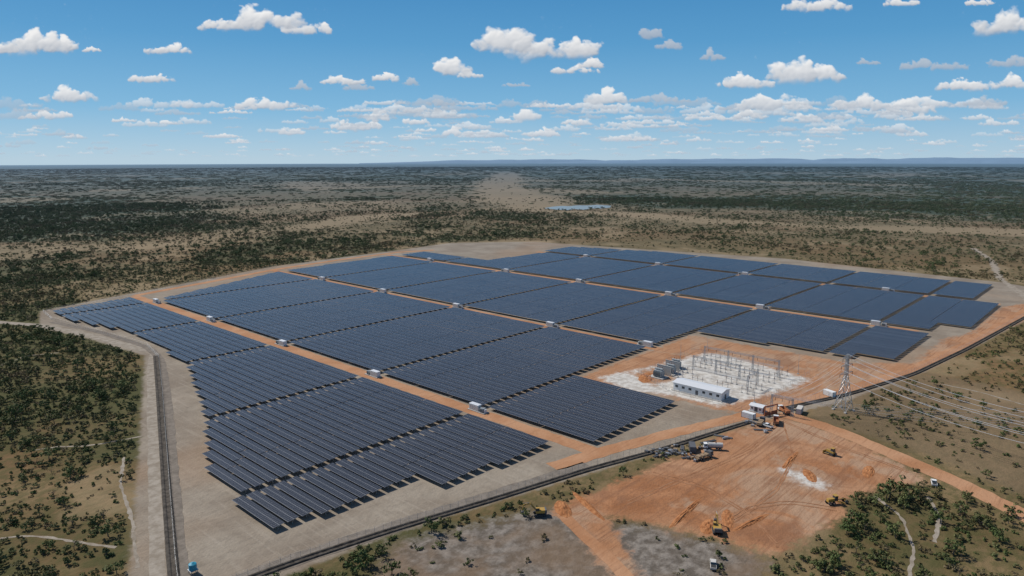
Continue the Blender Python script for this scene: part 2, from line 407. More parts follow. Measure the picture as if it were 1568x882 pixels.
# ------------------------------------------------------------------ mesh builder
class MB:
    def __init__(s): s.v = []; s.f = []; s.m = []; s.mats = []
    def mi(s, m):
        if m not in s.mats: s.mats.append(m)
        return s.mats.index(m)
    def poly(s, vs, fs, mat):
        o = len(s.v); s.v += [tuple(p) for p in vs]; k = s.mi(mat)
        for f in fs: s.f.append(tuple(o+i for i in f)); s.m.append(k)
    def box(s, c, d, mat, rz=0, ry=0, top=(1,1)):
        hx, hy, hz = d[0]/2, d[1]/2, d[2]/2; R = Matrix.Rotation(rz, 3, 'Z') @ Matrix.Rotation(ry, 3, 'Y')
        vs = [Vector(c) + R @ Vector((x*hx*(top[0] if z > 0 else 1), y*hy*(top[1] if z > 0 else 1), z*hz)) for z in (-1,1) for x, y in ((-1,-1),(1,-1),(1,1),(-1,1))]
        s.poly(vs, [(3,2,1,0),(4,5,6,7),(0,1,5,4),(1,2,6,5),(2,3,7,6),(3,0,4,7)], mat)
    def tube(s, a, b, r, mat, n=8, r2=None, cap=True):
        a = Vector(a); b = Vector(b); r2 = r if r2 is None else r2; d = (b-a).normalized()
        u = d.orthogonal().normalized(); w = d.cross(u)
        vs = [a+(u*math.cos(2*math.pi*i/n)+w*math.sin(2*math.pi*i/n))*r for i in range(n)] + [b+(u*math.cos(2*math.pi*i/n)+w*math.sin(2*math.pi*i/n))*r2 for i in range(n)]
        fs = [(i, (i+1)%n, n+(i+1)%n, n+i) for i in range(n)]
        if cap: fs += [tuple(range(n))[::-1], tuple(range(n, 2*n))]
        s.poly(vs, fs, mat)
    def prism(s, prof, y0, y1, mat):
        n = len(prof); vs = [(x, y0, z) for x, z in prof] + [(x, y1, z) for x, z in prof]
        s.poly(vs, [(i, (i+1)%n, n+(i+1)%n, n+i) for i in range(n)] + [tuple(range(n))[::-1], tuple(range(n, 2*n))], mat)
    def obj(s, name, loc=(0,0,0), rz=0, bevel=0, parent=None, scale=1):
        o = mesh_obj(name, s.v, s.f, s.mats, mi=s.m); o.location = loc; o.rotation_euler = (0,0,rz); o.scale = (scale,)*3
        if bevel:
            bm = o.modifiers.new('bevel', 'BEVEL'); bm.width = bevel; bm.segments = 1; bm.limit_method = 'ANGLE'
        if parent: o.parent = parent
        return o
def empty(name, loc, rz=0):
    e = bpy.data.objects.new(name, None); sc.collection.objects.link(e); e.location = loc; e.rotation_euler = (0,0,rz); return e
M_WHITE = simple('white_paint', (.74,.74,.72), .5, 0, .07, .6); M_CONC = simple('concrete', (.42,.40,.37), .9, 0, .15, .8)
M_YEL = simple('machine_yellow', (.42,.25,.05), .5, 0, .2); M_BLK = simple('rubber_black', (.03,.03,.03), .8)
M_GLASS = simple('dark_glass', (.03,.045,.055), .1, 0, .1); M_TRG = simple('transformer_grey', (.30,.33,.34), .5, 0, .1)
M_CER = simple('insulator_brown', (.22,.10,.06), .3); M_ROOF = simple('roof_sheet', (.68,.69,.70), .45, .1, .06, .5)
M_BLUE = simple('tank_blue', (.03,.30,.42), .45); M_RUST = simple('gate_rust', (.30,.10,.05), .7); M_WOOD = simple('timber', (.30,.21,.13), .9)
M_DIRTY = simple('dusty_white', (.55,.52,.48), .6); M_ORG = simple('truck_orange', (.36,.15,.07), .5); M_DGREY = simple('dark_grey_paint', (.10,.10,.105), .6)
M_WIRE = simple('conductor_aluminium', (.62,.63,.64), .6); M_CBLUE = simple('container_blue', (.06,.13,.25), .6)

def inverter_station(x, y, rz=0):
    e = empty('inverter_station', (x, y, 0), rz)
    m = MB(); m.box((0,0,.22), (3.6,11.5,.36), M_CONC); m.obj('plinth', parent=e)
    m = MB(); m.box((0,2.0,1.85), (2.5,6.1,2.75), M_WHITE)
    for i in range(5):
        m.box((-1.27,-.45+i*1.2,1.75), (.06,1.0,2.2), M_DIRTY); m.box((1.27,-.45+i*1.2,1.75), (.06,1.0,2.2), M_DIRTY)
    m.box((0,2,3.27), (2.65,6.25,.09), M_ROOF); m.box((0,-1.08,2.2), (1.6,.08,.9), M_TRG)
    m.obj('container', bevel=.04, parent=e)
    m = MB(); m.box((0,-3.3,1.45), (1.9,2.2,1.9), M_TRG)
    for i in range(7): m.box((-1.2,-4.2+i*.3,1.4), (.5,.07,1.5), M_TRG); m.box((1.2,-4.2+i*.3,1.4), (.5,.07,1.5), M_TRG)
    for i in (-.5,0,.5): m.tube((i,-3.2,2.4), (i,-3.2,3.0), .1, M_CER, 8, .05)
    m.box((0,-4.9,1.2), (1.4,.6,1.6), M_WHITE)
    m.obj('transformer', bevel=.03, parent=e)
for vx, us in ((VA, (232,316,416,518,620)), (VB, (238,316,416,518,618)), (VC, (145,232,316,416,518,640)), (VD, (177,316,416,518))):
    for u_ in us: inverter_station(vx + 1.2, u_ + (1.0 if vx != VC else -1), random.choice((0, math.pi)))

# ------------------------------------------------------------------ substation
def lattice_col(m, x, y, h, w=.9, mat=M_STEEL, r=.07, tw=.5):
    c = [(-1,-1),(1,-1),(1,1),(-1,1)]; n = max(3, int(h/1.6))
    P = [[Vector((x+cx*(w+(tw*w-w)*k/n)/2, y+cy*(w+(tw*w-w)*k/n)/2, h*k/n)) for cx, cy in c] for k in range(n+1)]
    for i in range(4):
        m.tube(P[0][i], P[n][i], r, mat, 4)
        for k in range(n):
            m.tube(P[k][i], P[k+1][(i+1)%4], r*.6, mat, 4, cap=False)
            m.tube(P[k+1][i], P[k+1][(i+1)%4], r*.6, mat, 4, cap=False)
def lattice_beam(m, a, b, w=.8, mat=M_STEEL, r=.06):
    a = Vector(a); b = Vector(b); d = b-a; n = max(4, int(d.length/1.2)); s = d.normalized().cross(Z)*w/2; q = Z*w/2
    off = [s+q, s-q, -s-q, -s+q]
    for i in range(4):
        m.tube(a+off[i], b+off[i], r, mat, 4)
        for k in range(n): m.tube(a+d*k/n+off[i], a+d*(k+1)/n+off[(i+1)%4], r*.6, mat, 4, cap=False)
def gantry(x, y, span, h, bays, rz):
    m = MB()
    for k in range(bays+1): lattice_col(m, k*span - bays*span/2, 0, h, 1.1)
    lattice_beam(m, (-bays*span/2, 0, h-.6), (bays*span/2, 0, h-.6))
    for k in range(bays*3): 
        xx = -bays*span/2 + span*(k+.5)/3; m.tube((xx,0,h-1.0), (xx,0,h-2.6), .12, M_CER, 6)
    m.obj('substation_gantry', (x, y, 0), rz)
gantry(378, 170, 15, 10, 3, math.pi/2); gantry(360, 176, 14, 8.5, 2, math.pi/2)
gantry(350, 150, 12, 8.5, 1, 0); gantry(322, 123, 10, 9, 1, math.pi/2)
def post_insulators(x, y):
    m = MB()
    for k in (-3,0,3):
        m.box((k,0,.2), (.8,.8,.4), M_CONC); m.tube((k,0,.4), (k,0,2.4), .12, M_STEEL, 6)
        for j in range(4): m.tube((k,0,2.4+j*.33), (k,0,2.65+j*.33), .19, M_CER, 8, .1)
        m.tube((k,0,3.7), (k,0,3.95), .1, M_STEEL, 6)
    m.box((0,0,2.4), (7.2,.16,.16), M_STEEL)
    m.obj('post_insulator_row', (x, y, 0), math.pi/2)
for xx in (340, 351, 366, 373, 385):
    for yy in (148, 162, 176, 189): 
        if random.random() < .85: post_insulators(xx + random.uniform(-1,1), yy)
def transformer(x, y, rz=0):
    m = MB(); m.box((0,0,.25), (9,7,.5), M_CONC); m.box((0,0,2.3), (5,2.6,3.6), M_TRG)
    for sgn in (-1,1):
        for i in range(9): m.box((-2.2+i*.55, sgn*1.9, 2.3), (.12,1.0,2.9), M_TRG)
    m.tube((-2.4,0,4.9), (2.4,0,4.9), .5, M_TRG, 12)
    for i in (-1.5,0,1.5):
        for j in range(5): m.tube((i,-.8,4.1+j*.4), (i,-.8-.02,4.4+j*.4), .26, M_CER, 8, .12)
    m.box((2.9,0,1.6), (.8,1.2,1.8), M_WHITE)
    m.obj('power_transformer', (x, y, 0), rz, .04)
transformer(345, 196, math.pi/2); transformer(334, 197, math.pi/2); transformer(356, 199, math.pi/2)
def blast_wall(x, y):
    m = MB(); m.box((0,0,2.75), (.35,9,5.5), M_CONC); m.box((0,0,5.56), (.5,9.2,.1), M_CONC); m.obj('blast_wall', (x, y, 0), 0, .03)
blast_wall(339.5, 197); blast_wall(350.5, 198)
for (x, y) in ((372,205),(392,142),(392,198),(330,140)):
    m = MB(); m.box((0,0,.2), (1,1,.4), M_CONC); m.tube((0,0,.4), (0,0,9), .14, M_STEEL, 8, .08); m.tube((0,0,9), (0,0,13), .06, M_STEEL, 6, .02); m.obj('lightning_mast', (x, y, 0))
m = MB()
for xx in (351, 366, 385):
    for k in (-3, 0, 3):
        m.tube((xx+k*.45, 148, 4.0), (xx+k*.45, 192, 4.0), .07, M_STEEL, 5)
m.obj('busbar_tubes')
def building(name, x, y, rz, L, W, H, gable=1.0, wins=6):
    e = empty(name, (x, y, 0), rz)
    m = MB(); m.box((0,0,.2), (L+1.6,W+1.6,.4), M_CONC); m.obj('plinth', parent=e)
    m = MB(); m.box((0,0,.4+H/2), (L,W,H), M_WHITE)
    m.prism([(-W/2,0),(W/2,0),(0,gable)], -L/2, L/2, M_WHITE)
    n8 = 6; o = len(m.v)-n8
    for i in range(o, len(m.v)): px, py, pz = m.v[i]; m.v[i] = (py, px, pz+.4+H)
    m.obj('walls', parent=e)
    m = MB(); z0 = .4+H+.06
    for s in (-1,1):
        m.poly([(-L/2-.5, 0, z0+gable+.1), (L/2+.5, 0, z0+gable+.1), (L/2+.5, s*(W/2+.6), z0-.12), (-L/2-.5, s*(W/2+.6), z0-.12),
                (-L/2-.5, 0, z0+gable), (L/2+.5, 0, z0+gable), (L/2+.5, s*(W/2+.6), z0-.24), (-L/2-.5, s*(W/2+.6), z0-.24)],
               [(0,1,2,3),(7,6,5,4),(2,1,5,6),(3,2,6,7),(0,3,7,4)], M_ROOF)
    m.obj('roof', parent=e)
    m = MB()
    for i in range(wins):
        xx = -L/2 + L*(i+.5)/wins
        for s in (-1,1):
            if i == wins//2: m.box((xx, s*(W/2+.03), .4+1.2), (1.5,.1,2.4), M_DGREY)
            else: m.box((xx, s*(W/2+.03), .4+H*.55), (L/wins*.4,.08,H*.26), M_GLASS); m.box((xx, s*(W/2+.05), .4+H*.55-H*.15), (L/wins*.45,.16,.1), M_CONC)
    for s in (-1,1): m.box((s*(L/2+.03), 0, .4+1.2), (.1,1.6,2.4), M_DGREY)
    m.obj('openings', parent=e)
    return e
building('control_building', 324, 166, math.pi/2, 27, 9, 4.2, .7, 7)
bx_, by_ = G(1160,630); building('guard_house', bx_, by_, math.pi/2, 6, 4, 2.8, .5, 3)
def site_container(px, py, rz, mat):
    m = MB(); m.box((0,0,1.45), (6.06,2.44,2.6), mat)
    for i in range(14):
        for s in (-1,1): m.box((-2.8+i*.43, s*1.235, 1.45), (.2,.06,2.3), mat)
    for sx_ in (-1,1):
        for sy_ in (-1,1): m.box((sx_*2.95, sy_*1.18, 1.45), (.2,.2,2.74), M_DGREY)
    m.box((3.05,.55,1.4), (.06,1.0,2.2), M_DIRTY); m.box((3.05,-.55,1.4), (.06,1.0,2.2), M_DIRTY)
    x, y = G(px, py); m.obj('site_container', (x, y, .05), rz, .02)
site_container(1146,640,1.5,M_WHITE); site_container(1224,632,.2,M_DIRTY); site_container(1270,606,1.2,M_WHITE); site_container(1060,690,.6,M_DGREY)
def fence(name, pl, h=2.4, step=3.0):
    m = MB(); P = [Vector((*p, 0)) for p in pl]
    for a, b in zip(P[:-1], P[1:]):
        k = max(1, int((b-a).length/step))
        for i in range(k):
            q = a.lerp(b, i/k); m.tube(q, q+Z*h, .05, M_STEEL, 4); 
        for zz in (.3, .8, 1.3, 1.8, 2.3): m.tube(a+Z*zz, b+Z*zz, .018, M_STEEL, 3, cap=False)
    m.obj(name)
fence('substation_fence', [(316,137),(396,137),(396,209),(332,209),(316,180),(316,137)])
fence('perimeter_fence', GP([(345,896),(430,864),(600,808),(760,760),(905,714),(1010,686),(1130,649)]))
fence('perimeter_fence', GP([(1200,622),(1300,600),(1400,569),(1480,531),(1568,483),(1640,448)]))
fence('perimeter_fence', GP([(277,930),(269,860),(261,760),(255,680),(249,600),(243,548),(225,530),(80,490),(66,478),(215,449),(425,408)]))
gx, gy = G(1180, 636)
m = MB()
for s in (-1,1): m.box((s*4,0,2.4), (.4,.4,4.8), M_RUST); m.box((s*2.0,0,1.1), (3.6,.08,2.0), M_RUST)
m.box((0,0,4.9), (8.6,.5,.5), M_RUST); m.box((0,.35,4.3), (5,.1,.6), M_WHITE); m.obj('entrance_gate', (gx, gy, 0), math.radians(-20), .03)

# ------------------------------------------------------------------ pylon and conductors
def pylon(x, y, rz, h=28):
    m = MB(); w0, w1 = 6.4, 1.3; c = [(-1,-1),(1,-1),(1,1),(-1,1)]
    lv = [0, .17, .32, .45, .55, .62, .70, .78, .86, .93, 1.0]
    def W(k): return w0+(w1-w0)*min(1, k/.62) if k < .62 else w1*(1-.35*(k-.62)/.38)
    P = [[Vector((cx*W(k)/2, cy*W(k)/2, h*k)) for cx, cy in c] for k in lv]
    for k in range(len(lv)-1):
        for i in range(4):
            j = (i+1)%4
            m.tube(P[k][i], P[k+1][i], .15, M_STEEL, 4); m.tube(P[k][i], P[k+1][j], .08, M_STEEL, 4, cap=False); m.tube(P[k][j], P[k+1][i], .08, M_STEEL, 4, cap=False)
            m.tube(P[k+1][i], P[k+1][j], .08, M_STEEL, 4, cap=False)
    for i in range(4): m.box((P[0][i].x, P[0][i].y, .2), (1.1,1.1,.6), M_CONC)
    tips = []
    for zz, L in ((h*.66,5.0), (h*.80,4.4), (h*.93,3.6)):
        for s in (-1,1):
            tip = Vector((s*L, 0, zz+.3))
            for cy in (-.5,.5):
                m.tube((s*.5, cy, zz-.3), tip, .08, M_STEEL, 4); m.tube((s*.5, cy, zz+1.1), tip, .08, M_STEEL, 4)
            m.tube((s*L*.55, 0, zz-.0), (s*L*.55, 0, zz+.75), .05, M_STEEL, 4)
            m.tube(tip, tip-Z*1.6, .13, M_CER, 6); tips.append(tip-Z*1.6)
    tips.append(Vector((0,0,h)))
    o = m.obj('transmission_pylon', (x, y, 0), rz)
    R = Matrix.Rotation(rz, 3, 'Z')
    return [R @ p + Vector((x, y, 0)) for p in tips]
def cables(A, B, sag, name='power_line', r=.08):
    m = MB()
    for a, b in zip(A, B):
        prev = a
        for i in range(1, 25):
            s = i/24; q = a.lerp(b, s) - Z*sag*4*s*(1-s); m.tube(prev, q, r, M_WIRE, 4, cap=False); prev = q
    m.obj(name)
x1, y1 = G(1291, 628); x2, y2 = G(1800, 790)
az = math.atan2(y2-y1, x2-x1) + math.pi/2
T1 = pylon(x1, y1, az); T2 = pylon(x2, y2, az); cables(T1, T2, 6)
x3, y3 = G(1790, 690)
T3 = pylon(x3, y3, az, 24)
gt = [Vector((322, 118+k*1.6, 8.2)) for k in range(7)]
cables(T1, gt, 2, r=.035)
A4 = [Vector((322, 114+k*2.5, 9.0)) for k in range(7)]; cables(T3, A4, 7, r=.035)

# ------------------------------------------------------------------ machines
def track(m, y, L=4.2, w=.6, h=.9):
    m.prism([(-L/2+h/2,0),(L/2-h/2,0),(L/2-.1,h*.25),(L/2,h*.5),(L/2-.1,h*.8),(L/2-h/2,h),(-L/2+h/2,h),(-L/2+.1,h*.8),(-L/2,h*.5),(-L/2+.1,h*.25)], y-w/2, y+w/2, M_BLK)
    for k in range(5): m.tube((-L/2+.6+k*(L-1.2)/4, y-w/2-.03, h*.45), (-L/2+.6+k*(L-1.2)/4, y+w/2+.03, h*.45), .22, M_DGREY, 8)
def excavator(px, py, rz, s=1.0):
    m = MB(); track(m, -1.2); track(m, 1.2); m.box((0,0,.75), (2.2,1.9,.5), M_DGREY); m.tube((0,0,.95), (0,0,1.2), .8, M_DGREY, 14)
    m.box((-.5,0,1.75), (3.6,2.5,1.05), M_YEL, top=(.96,.96)); m.box((-2.1,0,1.75), (.7,2.6,1.2), M_DGREY, top=(.8,.95))
    m.box((.7,.75,2.35), (1.4,1.0,1.6), M_YEL, top=(.85,.9)); m.box((.75,.75,2.55), (1.46,.9,.9), M_GLASS, top=(.9,1)); m.box((.75,.75,2.55), (1.2,1.06,.9), M_GLASS)
    B = [Vector((1.0,-.3,1.7)), Vector((3.0,-.3,4.3)), Vector((5.4,-.3,4.0)), Vector((6.0,-.3,1.5))]
    for a, b_, r in zip(B[:-1], B[1:], (.32,.28,.22)): m.tube(a, b_, r, M_YEL, 4, r*.8)
    m.tube((1.4,-.3,1.9), (3.0,-.3,3.6), .09, M_STEEL, 6); m.tube((3.4,-.3,4.5), (5.5,-.3,4.5), .09, M_STEEL, 6)
    m.prism([(5.4,1.6),(6.3,1.6),(6.2,.7),(5.6,.3),(5.0,.6),(5.5,.9)], -.9, .3, M_DGREY)
    x, y = G(px, py); m.obj('excavator', (x, y, .05), rz, .04, scale=s)
def bulldozer(px, py, rz, s=1.0):
    m = MB(); track(m, -1.1, 3.8, .6, 1.0); track(m, 1.1, 3.8, .6, 1.0); m.box((.6,0,1.4), (2.4,1.2,1.1), M_YEL, top=(.95,.85)); m.box((-.9,0,1.2), (1.4,1.6,1.1), M_YEL)
    m.box((-.8,0,2.3), (1.3,1.5,1.2), M_GLASS, top=(.9,.9)); m.box((-.8,0,2.98), (1.5,1.7,.14), M_YEL); m.tube((.8,.3,1.9), (.8,.3,2.7), .07, M_DGREY, 6)
    m.prism([(2.4,.1),(2.65,.1),(2.45,.7),(2.6,1.3),(2.4,1.3),(2.25,.7)], -1.9, 1.9, M_YEL)
    for sy in (-1.5,1.5): m.tube((-.2,sy,.6), (2.4,sy,.5), .12, M_YEL, 5)
    m.prism([(-2.6,.2),(-2.3,.2),(-1.9,1.3),(-2.1,1.4)], -.2, .2, M_DGREY)
    x, y = G(px, py); m.obj('bulldozer', (x, y, .05), rz, .04, scale=s)
def wheels(m, xs, y, r=.5, w=.35):
    for x in xs:
        for s in (-1,1):
            m.tube((x, s*y-w/2, r), (x, s*y+w/2, r), r, M_BLK, 14); m.tube((x, s*(y+w/2), r), (x, s*(y+w/2+.03), r), r*.5, M_STEEL, 10)
def truck(px, py, rz, body='dump', cabm=None, s=1.0):
    cabm = cabm or M_WHITE
    m = MB(); wheels(m, (2.9,-1.4,-2.7), 1.05); m.box((0,0,.85), (7.6,.9,.3), M_DGREY)
    m.box((3.2,0,1.75), (1.7,2.3,1.8), cabm, top=(.88,.94)); m.box((3.35,0,2.15), (1.56,2.1,.65), M_GLASS, top=(.9,1)); m.box((3.2,0,2.15), (1.0,2.36,.6), M_GLASS); m.box((4.1,0,.9), (.25,2.3,.4), M_DGREY)
    if body == 'dump':
        m.prism([(-3.9,1.1),(2.0,1.1),(2.2,2.5),(-4.1,2.3)], -1.2, -1.1, M_ORG); m.prism([(-3.9,1.1),(2.0,1.1),(2.2,2.5),(-4.1,2.3)], 1.1, 1.2, M_ORG)
        m.box((-1,0,1.15), (5.9,2.2,.14), M_ORG); m.box((2.1,0,1.8), (.1,2.2,1.4), M_ORG); m.box((-4.0,0,1.7), (.1,2.2,1.1), M_ORG)
    elif body == 'tank':
        m.tube((-3.8,0,1.95), (2.0,0,1.95), 1.0, M_DIRTY, 16); m.tube((-1,0,2.9), (-1,0,3.1), .3, M_DGREY, 10)
    else:
        m.box((-1,0,1.1), (6.0,2.4,.2), M_WOOD)
        for i in range(3): m.box((-3+i*2,0,1.55), (1.5,2.0,.7), M_WOOD)
    x, y = G(px, py); m.obj({'dump':'dump_truck','tank':'water_truck','flat':'flatbed_truck'}[body], (x, y, .05), rz, .04, scale=s)
def pickup(px, py, rz, pm=None):
    pm = pm or M_WHITE; m = MB(); wheels(m, (1.6,-1.6), .8, .38, .25); m.box((0,0,.8), (5.0,1.8,.6), pm); m.box((.25,0,1.4), (1.9,1.65,.7), pm, top=(.75,.9)); m.box((.25,0,1.4), (1.8,1.7,.45), M_GLASS, top=(.85,.93)); m.box((.25,0,1.38), (2.0,1.5,.42), M_GLASS, top=(.8,.95))
    m.box((-1.6,0,1.13), (1.5,1.5,.06), M_BLK); m.box((2.5,0,.6), (.12,1.75,.25), M_DGREY)
    x, y = G(px, py); m.obj('pickup_truck', (x, y, .05), rz, .04)
def grader(px, py, rz):
    m = MB(); wheels(m, (3.6,-1.6,-3.0), 1.0, .65, .4); m.box((-2.2,0,1.6), (2.8,1.3,1.1), M_YEL, top=(.95,.9)); m.box((-.4,0,2.2), (1.3,1.5,1.8), M_GLASS, top=(.9,.9)); m.box((-.4,0,3.15), (1.5,1.7,.12), M_YEL)
    m.tube((0,0,1.5), (3.7,0,1.5), .2, M_YEL, 5); m.tube((3.6,0,1.5), (3.6,0,.7), .2, M_YEL, 5); m.box((1.4,0,.5), (.15,3.6,.6), M_YEL, rz=.5); m.tube((1.6,0,1.4), (1.4,0,.7), .12, M_STEEL, 6)
    x, y = G(px, py); m.obj('motor_grader', (x, y, .05), rz, .04)
excavator(826, 789, 2.4); excavator(1098, 815, .6); bulldozer(1272, 696, 1.3); grader(1280, 771, -.6)
truck(1165, 650, .2, 'flat', M_DGREY); truck(1078, 702, -.3, 'flat', M_DGREY); truck(1200, 632, .9, 'dump'); truck(1092, 688, 2.2, 'tank'); truck(1188, 648, .4, 'dump')
pickup(1430, 742, .3); pickup(1175, 654, 1.4); pickup(1210, 628, 0, M_DGREY); pickup(1092, 868, .5, M_DIRTY)
for (px, py) in ((1000,694),(1012,696),(1024,692),(1036,688),(1018,700),(1050,697),(1062,704),(1074,690),(1150,650),(1090,680),(1170,662),(1105,672)):
    m = MB()
    for k in range(random.randint(3,6)):
        cx, cy = random.uniform(-3,3), random.uniform(-2,2); s_ = random.uniform(1.0,2.0)
        m.box((cx,cy,.08), (s_,s_*.7,.16), M_WOOD, rz=random.random()); m.box((cx,cy,.17+.35), (s_*.9,s_*.6,.7), random.choice((M_DGREY,M_DGREY,M_WOOD,M_STEEL)), rz=random.random())
    for k in range(5): m.tube((-4,-3+k*.3,.2), (4,-3+k*.3,.2), .14, M_DGREY, 6)
    x, y = G(px, py); m.obj('material_stack', (x, y, .05), random.uniform(0,3), .02)
m = MB()
for cx in (-1,1):
    for cy in (-1,1): m.box((cx*.9,cy*.9,.6), (.15,.15,1.2), M_STEEL)
m.box((0,0,1.25), (2.4,2.4,.12), M_STEEL); m.tube((0,0,1.32), (0,0,3.1), 1.1, M_BLUE, 20); m.tube((0,0,3.1), (0,0,3.5), 1.1, M_BLUE, 20, .35); m.tube((0,0,3.5), (0,0,3.6), .3, M_BLUE, 12)
for k in range(4): m.tube((0,0,1.5+k*.42), (0,0,1.58+k*.42), 1.14, M_BLUE, 20)
x, y = G(296, 878); m.obj('water_tank', (x, y, 0))
MLR = road_mat('mound_soil', 'red')
def mound(px, py, L, W, H, rz):
    k = 34; v = []; f = []
    A, C = np.meshgrid(np.linspace(-1,1,k), np.linspace(-1,1,k), indexing='ij'); r = np.sqrt(A*A+C*C)
    hh = np.maximum(0, 1-r)**.8*(.2+1.5*fbm(A*5+px, C*5+py, 4))
    for i in range(k):
        for j in range(k): v.append((A[i,j]*L/2, C[i,j]*W/2, float(H*hh[i,j])-.12))
    for i in range(k-1):
        for j in range(k-1): q = i*k+j; f.append((q, q+k, q+k+1, q+1))
    o = mesh_obj('soil_mound', v, f, [MLR], smooth=True); x, y = G(px, py); o.location = (x, y, 0); o.rotation_euler = (0,0,rz)
for a in ((862,780,14,6,1.0,.9),(900,774,26,3,.8,1.15),(1085,806,12,6,.8,.3),(1115,795,16,5,.6,.5),(1050,785,30,3,.7,.1),(1150,800,22,3,.7,-.2),(990,578,22,9,1.0,.4),(1240,728,14,5,.6,.6),(1330,722,14,5,.7,.2),(1210,705,24,3,.6,.1)): mound(*a)

# ------------------------------------------------------------------ vegetation
def leaf_mat(name, c1, c2, c3):
    m, t, b = mat_new(name)
    rnd = t.new('ShaderNodeObjectInfo').outputs['Random']; pos = t.new('ShaderNodeNewGeometry').outputs['Position']
    c = t.mix(rnd, c1, c2); c = t.mix(t.sstep(t.noise(pos, .012, 2), .5, .66), c, c3)
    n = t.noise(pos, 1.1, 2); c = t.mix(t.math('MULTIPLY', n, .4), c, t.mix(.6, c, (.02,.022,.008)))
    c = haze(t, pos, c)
    t.l.new(c, b.inputs['Base Color']); b.inputs['Roughness'].default_value = .75; b.inputs['Specular IOR Level'].default_value = .2
    return m
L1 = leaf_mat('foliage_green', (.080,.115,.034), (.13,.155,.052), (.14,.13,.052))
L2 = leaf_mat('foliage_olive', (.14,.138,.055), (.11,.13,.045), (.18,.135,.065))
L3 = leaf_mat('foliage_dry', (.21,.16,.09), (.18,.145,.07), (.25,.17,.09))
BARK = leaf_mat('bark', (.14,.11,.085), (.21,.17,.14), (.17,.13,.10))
protos = bpy.data.collections.new('tree_kinds')
def tree_mesh(name, h, cr, flat, ncl, nl, ls, lm, trunk=True, seed=0):
    R = random.Random(seed); m = MB()
    cl = []
    for i in range(ncl):
        a = R.uniform(0, 2*math.pi); r = cr*math.sqrt(R.random())*.85; zz = h*(1-flat) + h*flat*(R.random()*(1-(r/cr)**2*.6)) - .1*h
        cl.append(Vector((r*math.cos(a), r*math.sin(a), max(zz, .5))))
    if trunk:
        base = Vector((R.uniform(-.2,.2), R.uniform(-.2,.2), h*(1-flat)*.6))
        m.tube((0,0,-.1), base, .035*h, BARK, 6, .022*h)
        for c in cl[:7]: 
            mid = base.lerp(c, .5)+Vector((0,0,.2)); m.tube(base, mid, .016*h, BARK, 4, .01*h, cap=False); m.tube(mid, c, .01*h, BARK, 4, .004*h, cap=False)
    vs = []; fs = []
    for c in cl:
        rr = cr*R.uniform(.22,.42)
        for k in range(nl):
            d = Vector((R.gauss(0,1), R.gauss(0,1), R.gauss(0,.6))).normalized()*rr*R.uniform(.45,1.05); d.z *= .7
            q = c+d; u = (d.normalized()+Vector((R.uniform(-.7,.7), R.uniform(-.7,.7), R.uniform(-.1,1.2))))
            u = u.normalized(); e1 = u.orthogonal().normalized(); e2 = u.cross(e1); s1 = ls*R.uniform(.5,1.2); s2 = ls*R.uniform(.4,.9)
            o = len(vs); vs += [q-e1*s1, q-e2*s2*.6, q+e1*s1, q+e2*s2]; fs.append((o,o+1,o+2,o+3))
    m.poly(vs, fs, lm)
    me = bpy.data.meshes.new(name); me.from_pydata(m.v, [], m.f)
    for x in m.mats: me.materials.append(x)
    me.polygons.foreach_set('material_index', m.m); me.update()
    return me
kinds = [tree_mesh('k0', 6.5, 3.4, .55, 12, 24, .48, L1, seed=1), tree_mesh('k1', 5.2, 3.2, .5, 10, 22, .46, L2, seed=2), tree_mesh('k2', 7.5, 3.8, .45, 13, 24, .52, L1, seed=3),
         tree_mesh('k3', 4.2, 2.4, .7, 8, 22, .42, L2, seed=4), tree_mesh('k4', 5.0, 2.6, .6, 7, 10, .32, L3, seed=5), tree_mesh('k5', 2.4, 1.9, .95, 7, 18, .38, L2, seed=6),
         tree_mesh('k6', 1.7, 1.5, .95, 5, 16, .36, L1, seed=7), tree_mesh('k7', 2.0, 1.7, .95, 5, 15, .36, L3, seed=8),
         tree_mesh('k8', 5.0, 14, .95, 34, 14, 1.5, L1, False, seed=9), tree_mesh('k9', 4.5, 15, .95, 28, 14, 1.5, L2, False, seed=10)]
for i, me_ in enumerate(kinds):
    o = bpy.data.objects.new('tree_kind_%02d' % i, me_); protos.objects.link(o)
def scatter_tree():
    ng = bpy.data.node_groups.new('scatter', 'GeometryNodeTree')
    ng.interface.new_socket('Geometry', in_out='INPUT', socket_type='NodeSocketGeometry'); ng.interface.new_socket('Geometry', in_out='OUTPUT', socket_type='NodeSocketGeometry')
    N = ng.nodes; L = ng.links
    gi = N.new('NodeGroupInput'); go = N.new('NodeGroupOutput'); iop = N.new('GeometryNodeInstanceOnPoints'); ci = N.new('GeometryNodeCollectionInfo')
    ci.inputs['Collection'].default_value = protos; ci.inputs['Separate Children'].default_value = True; ci.inputs['Reset Children'].default_value = True
    def na(nm, ty):
        a = N.new('GeometryNodeInputNamedAttribute'); a.data_type = ty; a.inputs[0].default_value = nm
        return [o for o in a.outputs if o.enabled and o.name == 'Attribute'][0]
    L.new(gi.outputs[0], iop.inputs['Points']); L.new(ci.outputs[0], iop.inputs['Instance'])
    iop.inputs['Pick Instance'].default_value = True
    L.new(na('kind', 'INT'), iop.inputs['Instance Index']); L.new(na('rot', 'FLOAT_VECTOR'), iop.inputs['Rotation']); L.new(na('scl', 'FLOAT_VECTOR'), iop.inputs['Scale'])
    L.new(iop.outputs[0], go.inputs[0]); return ng
SCAT = scatter_tree()
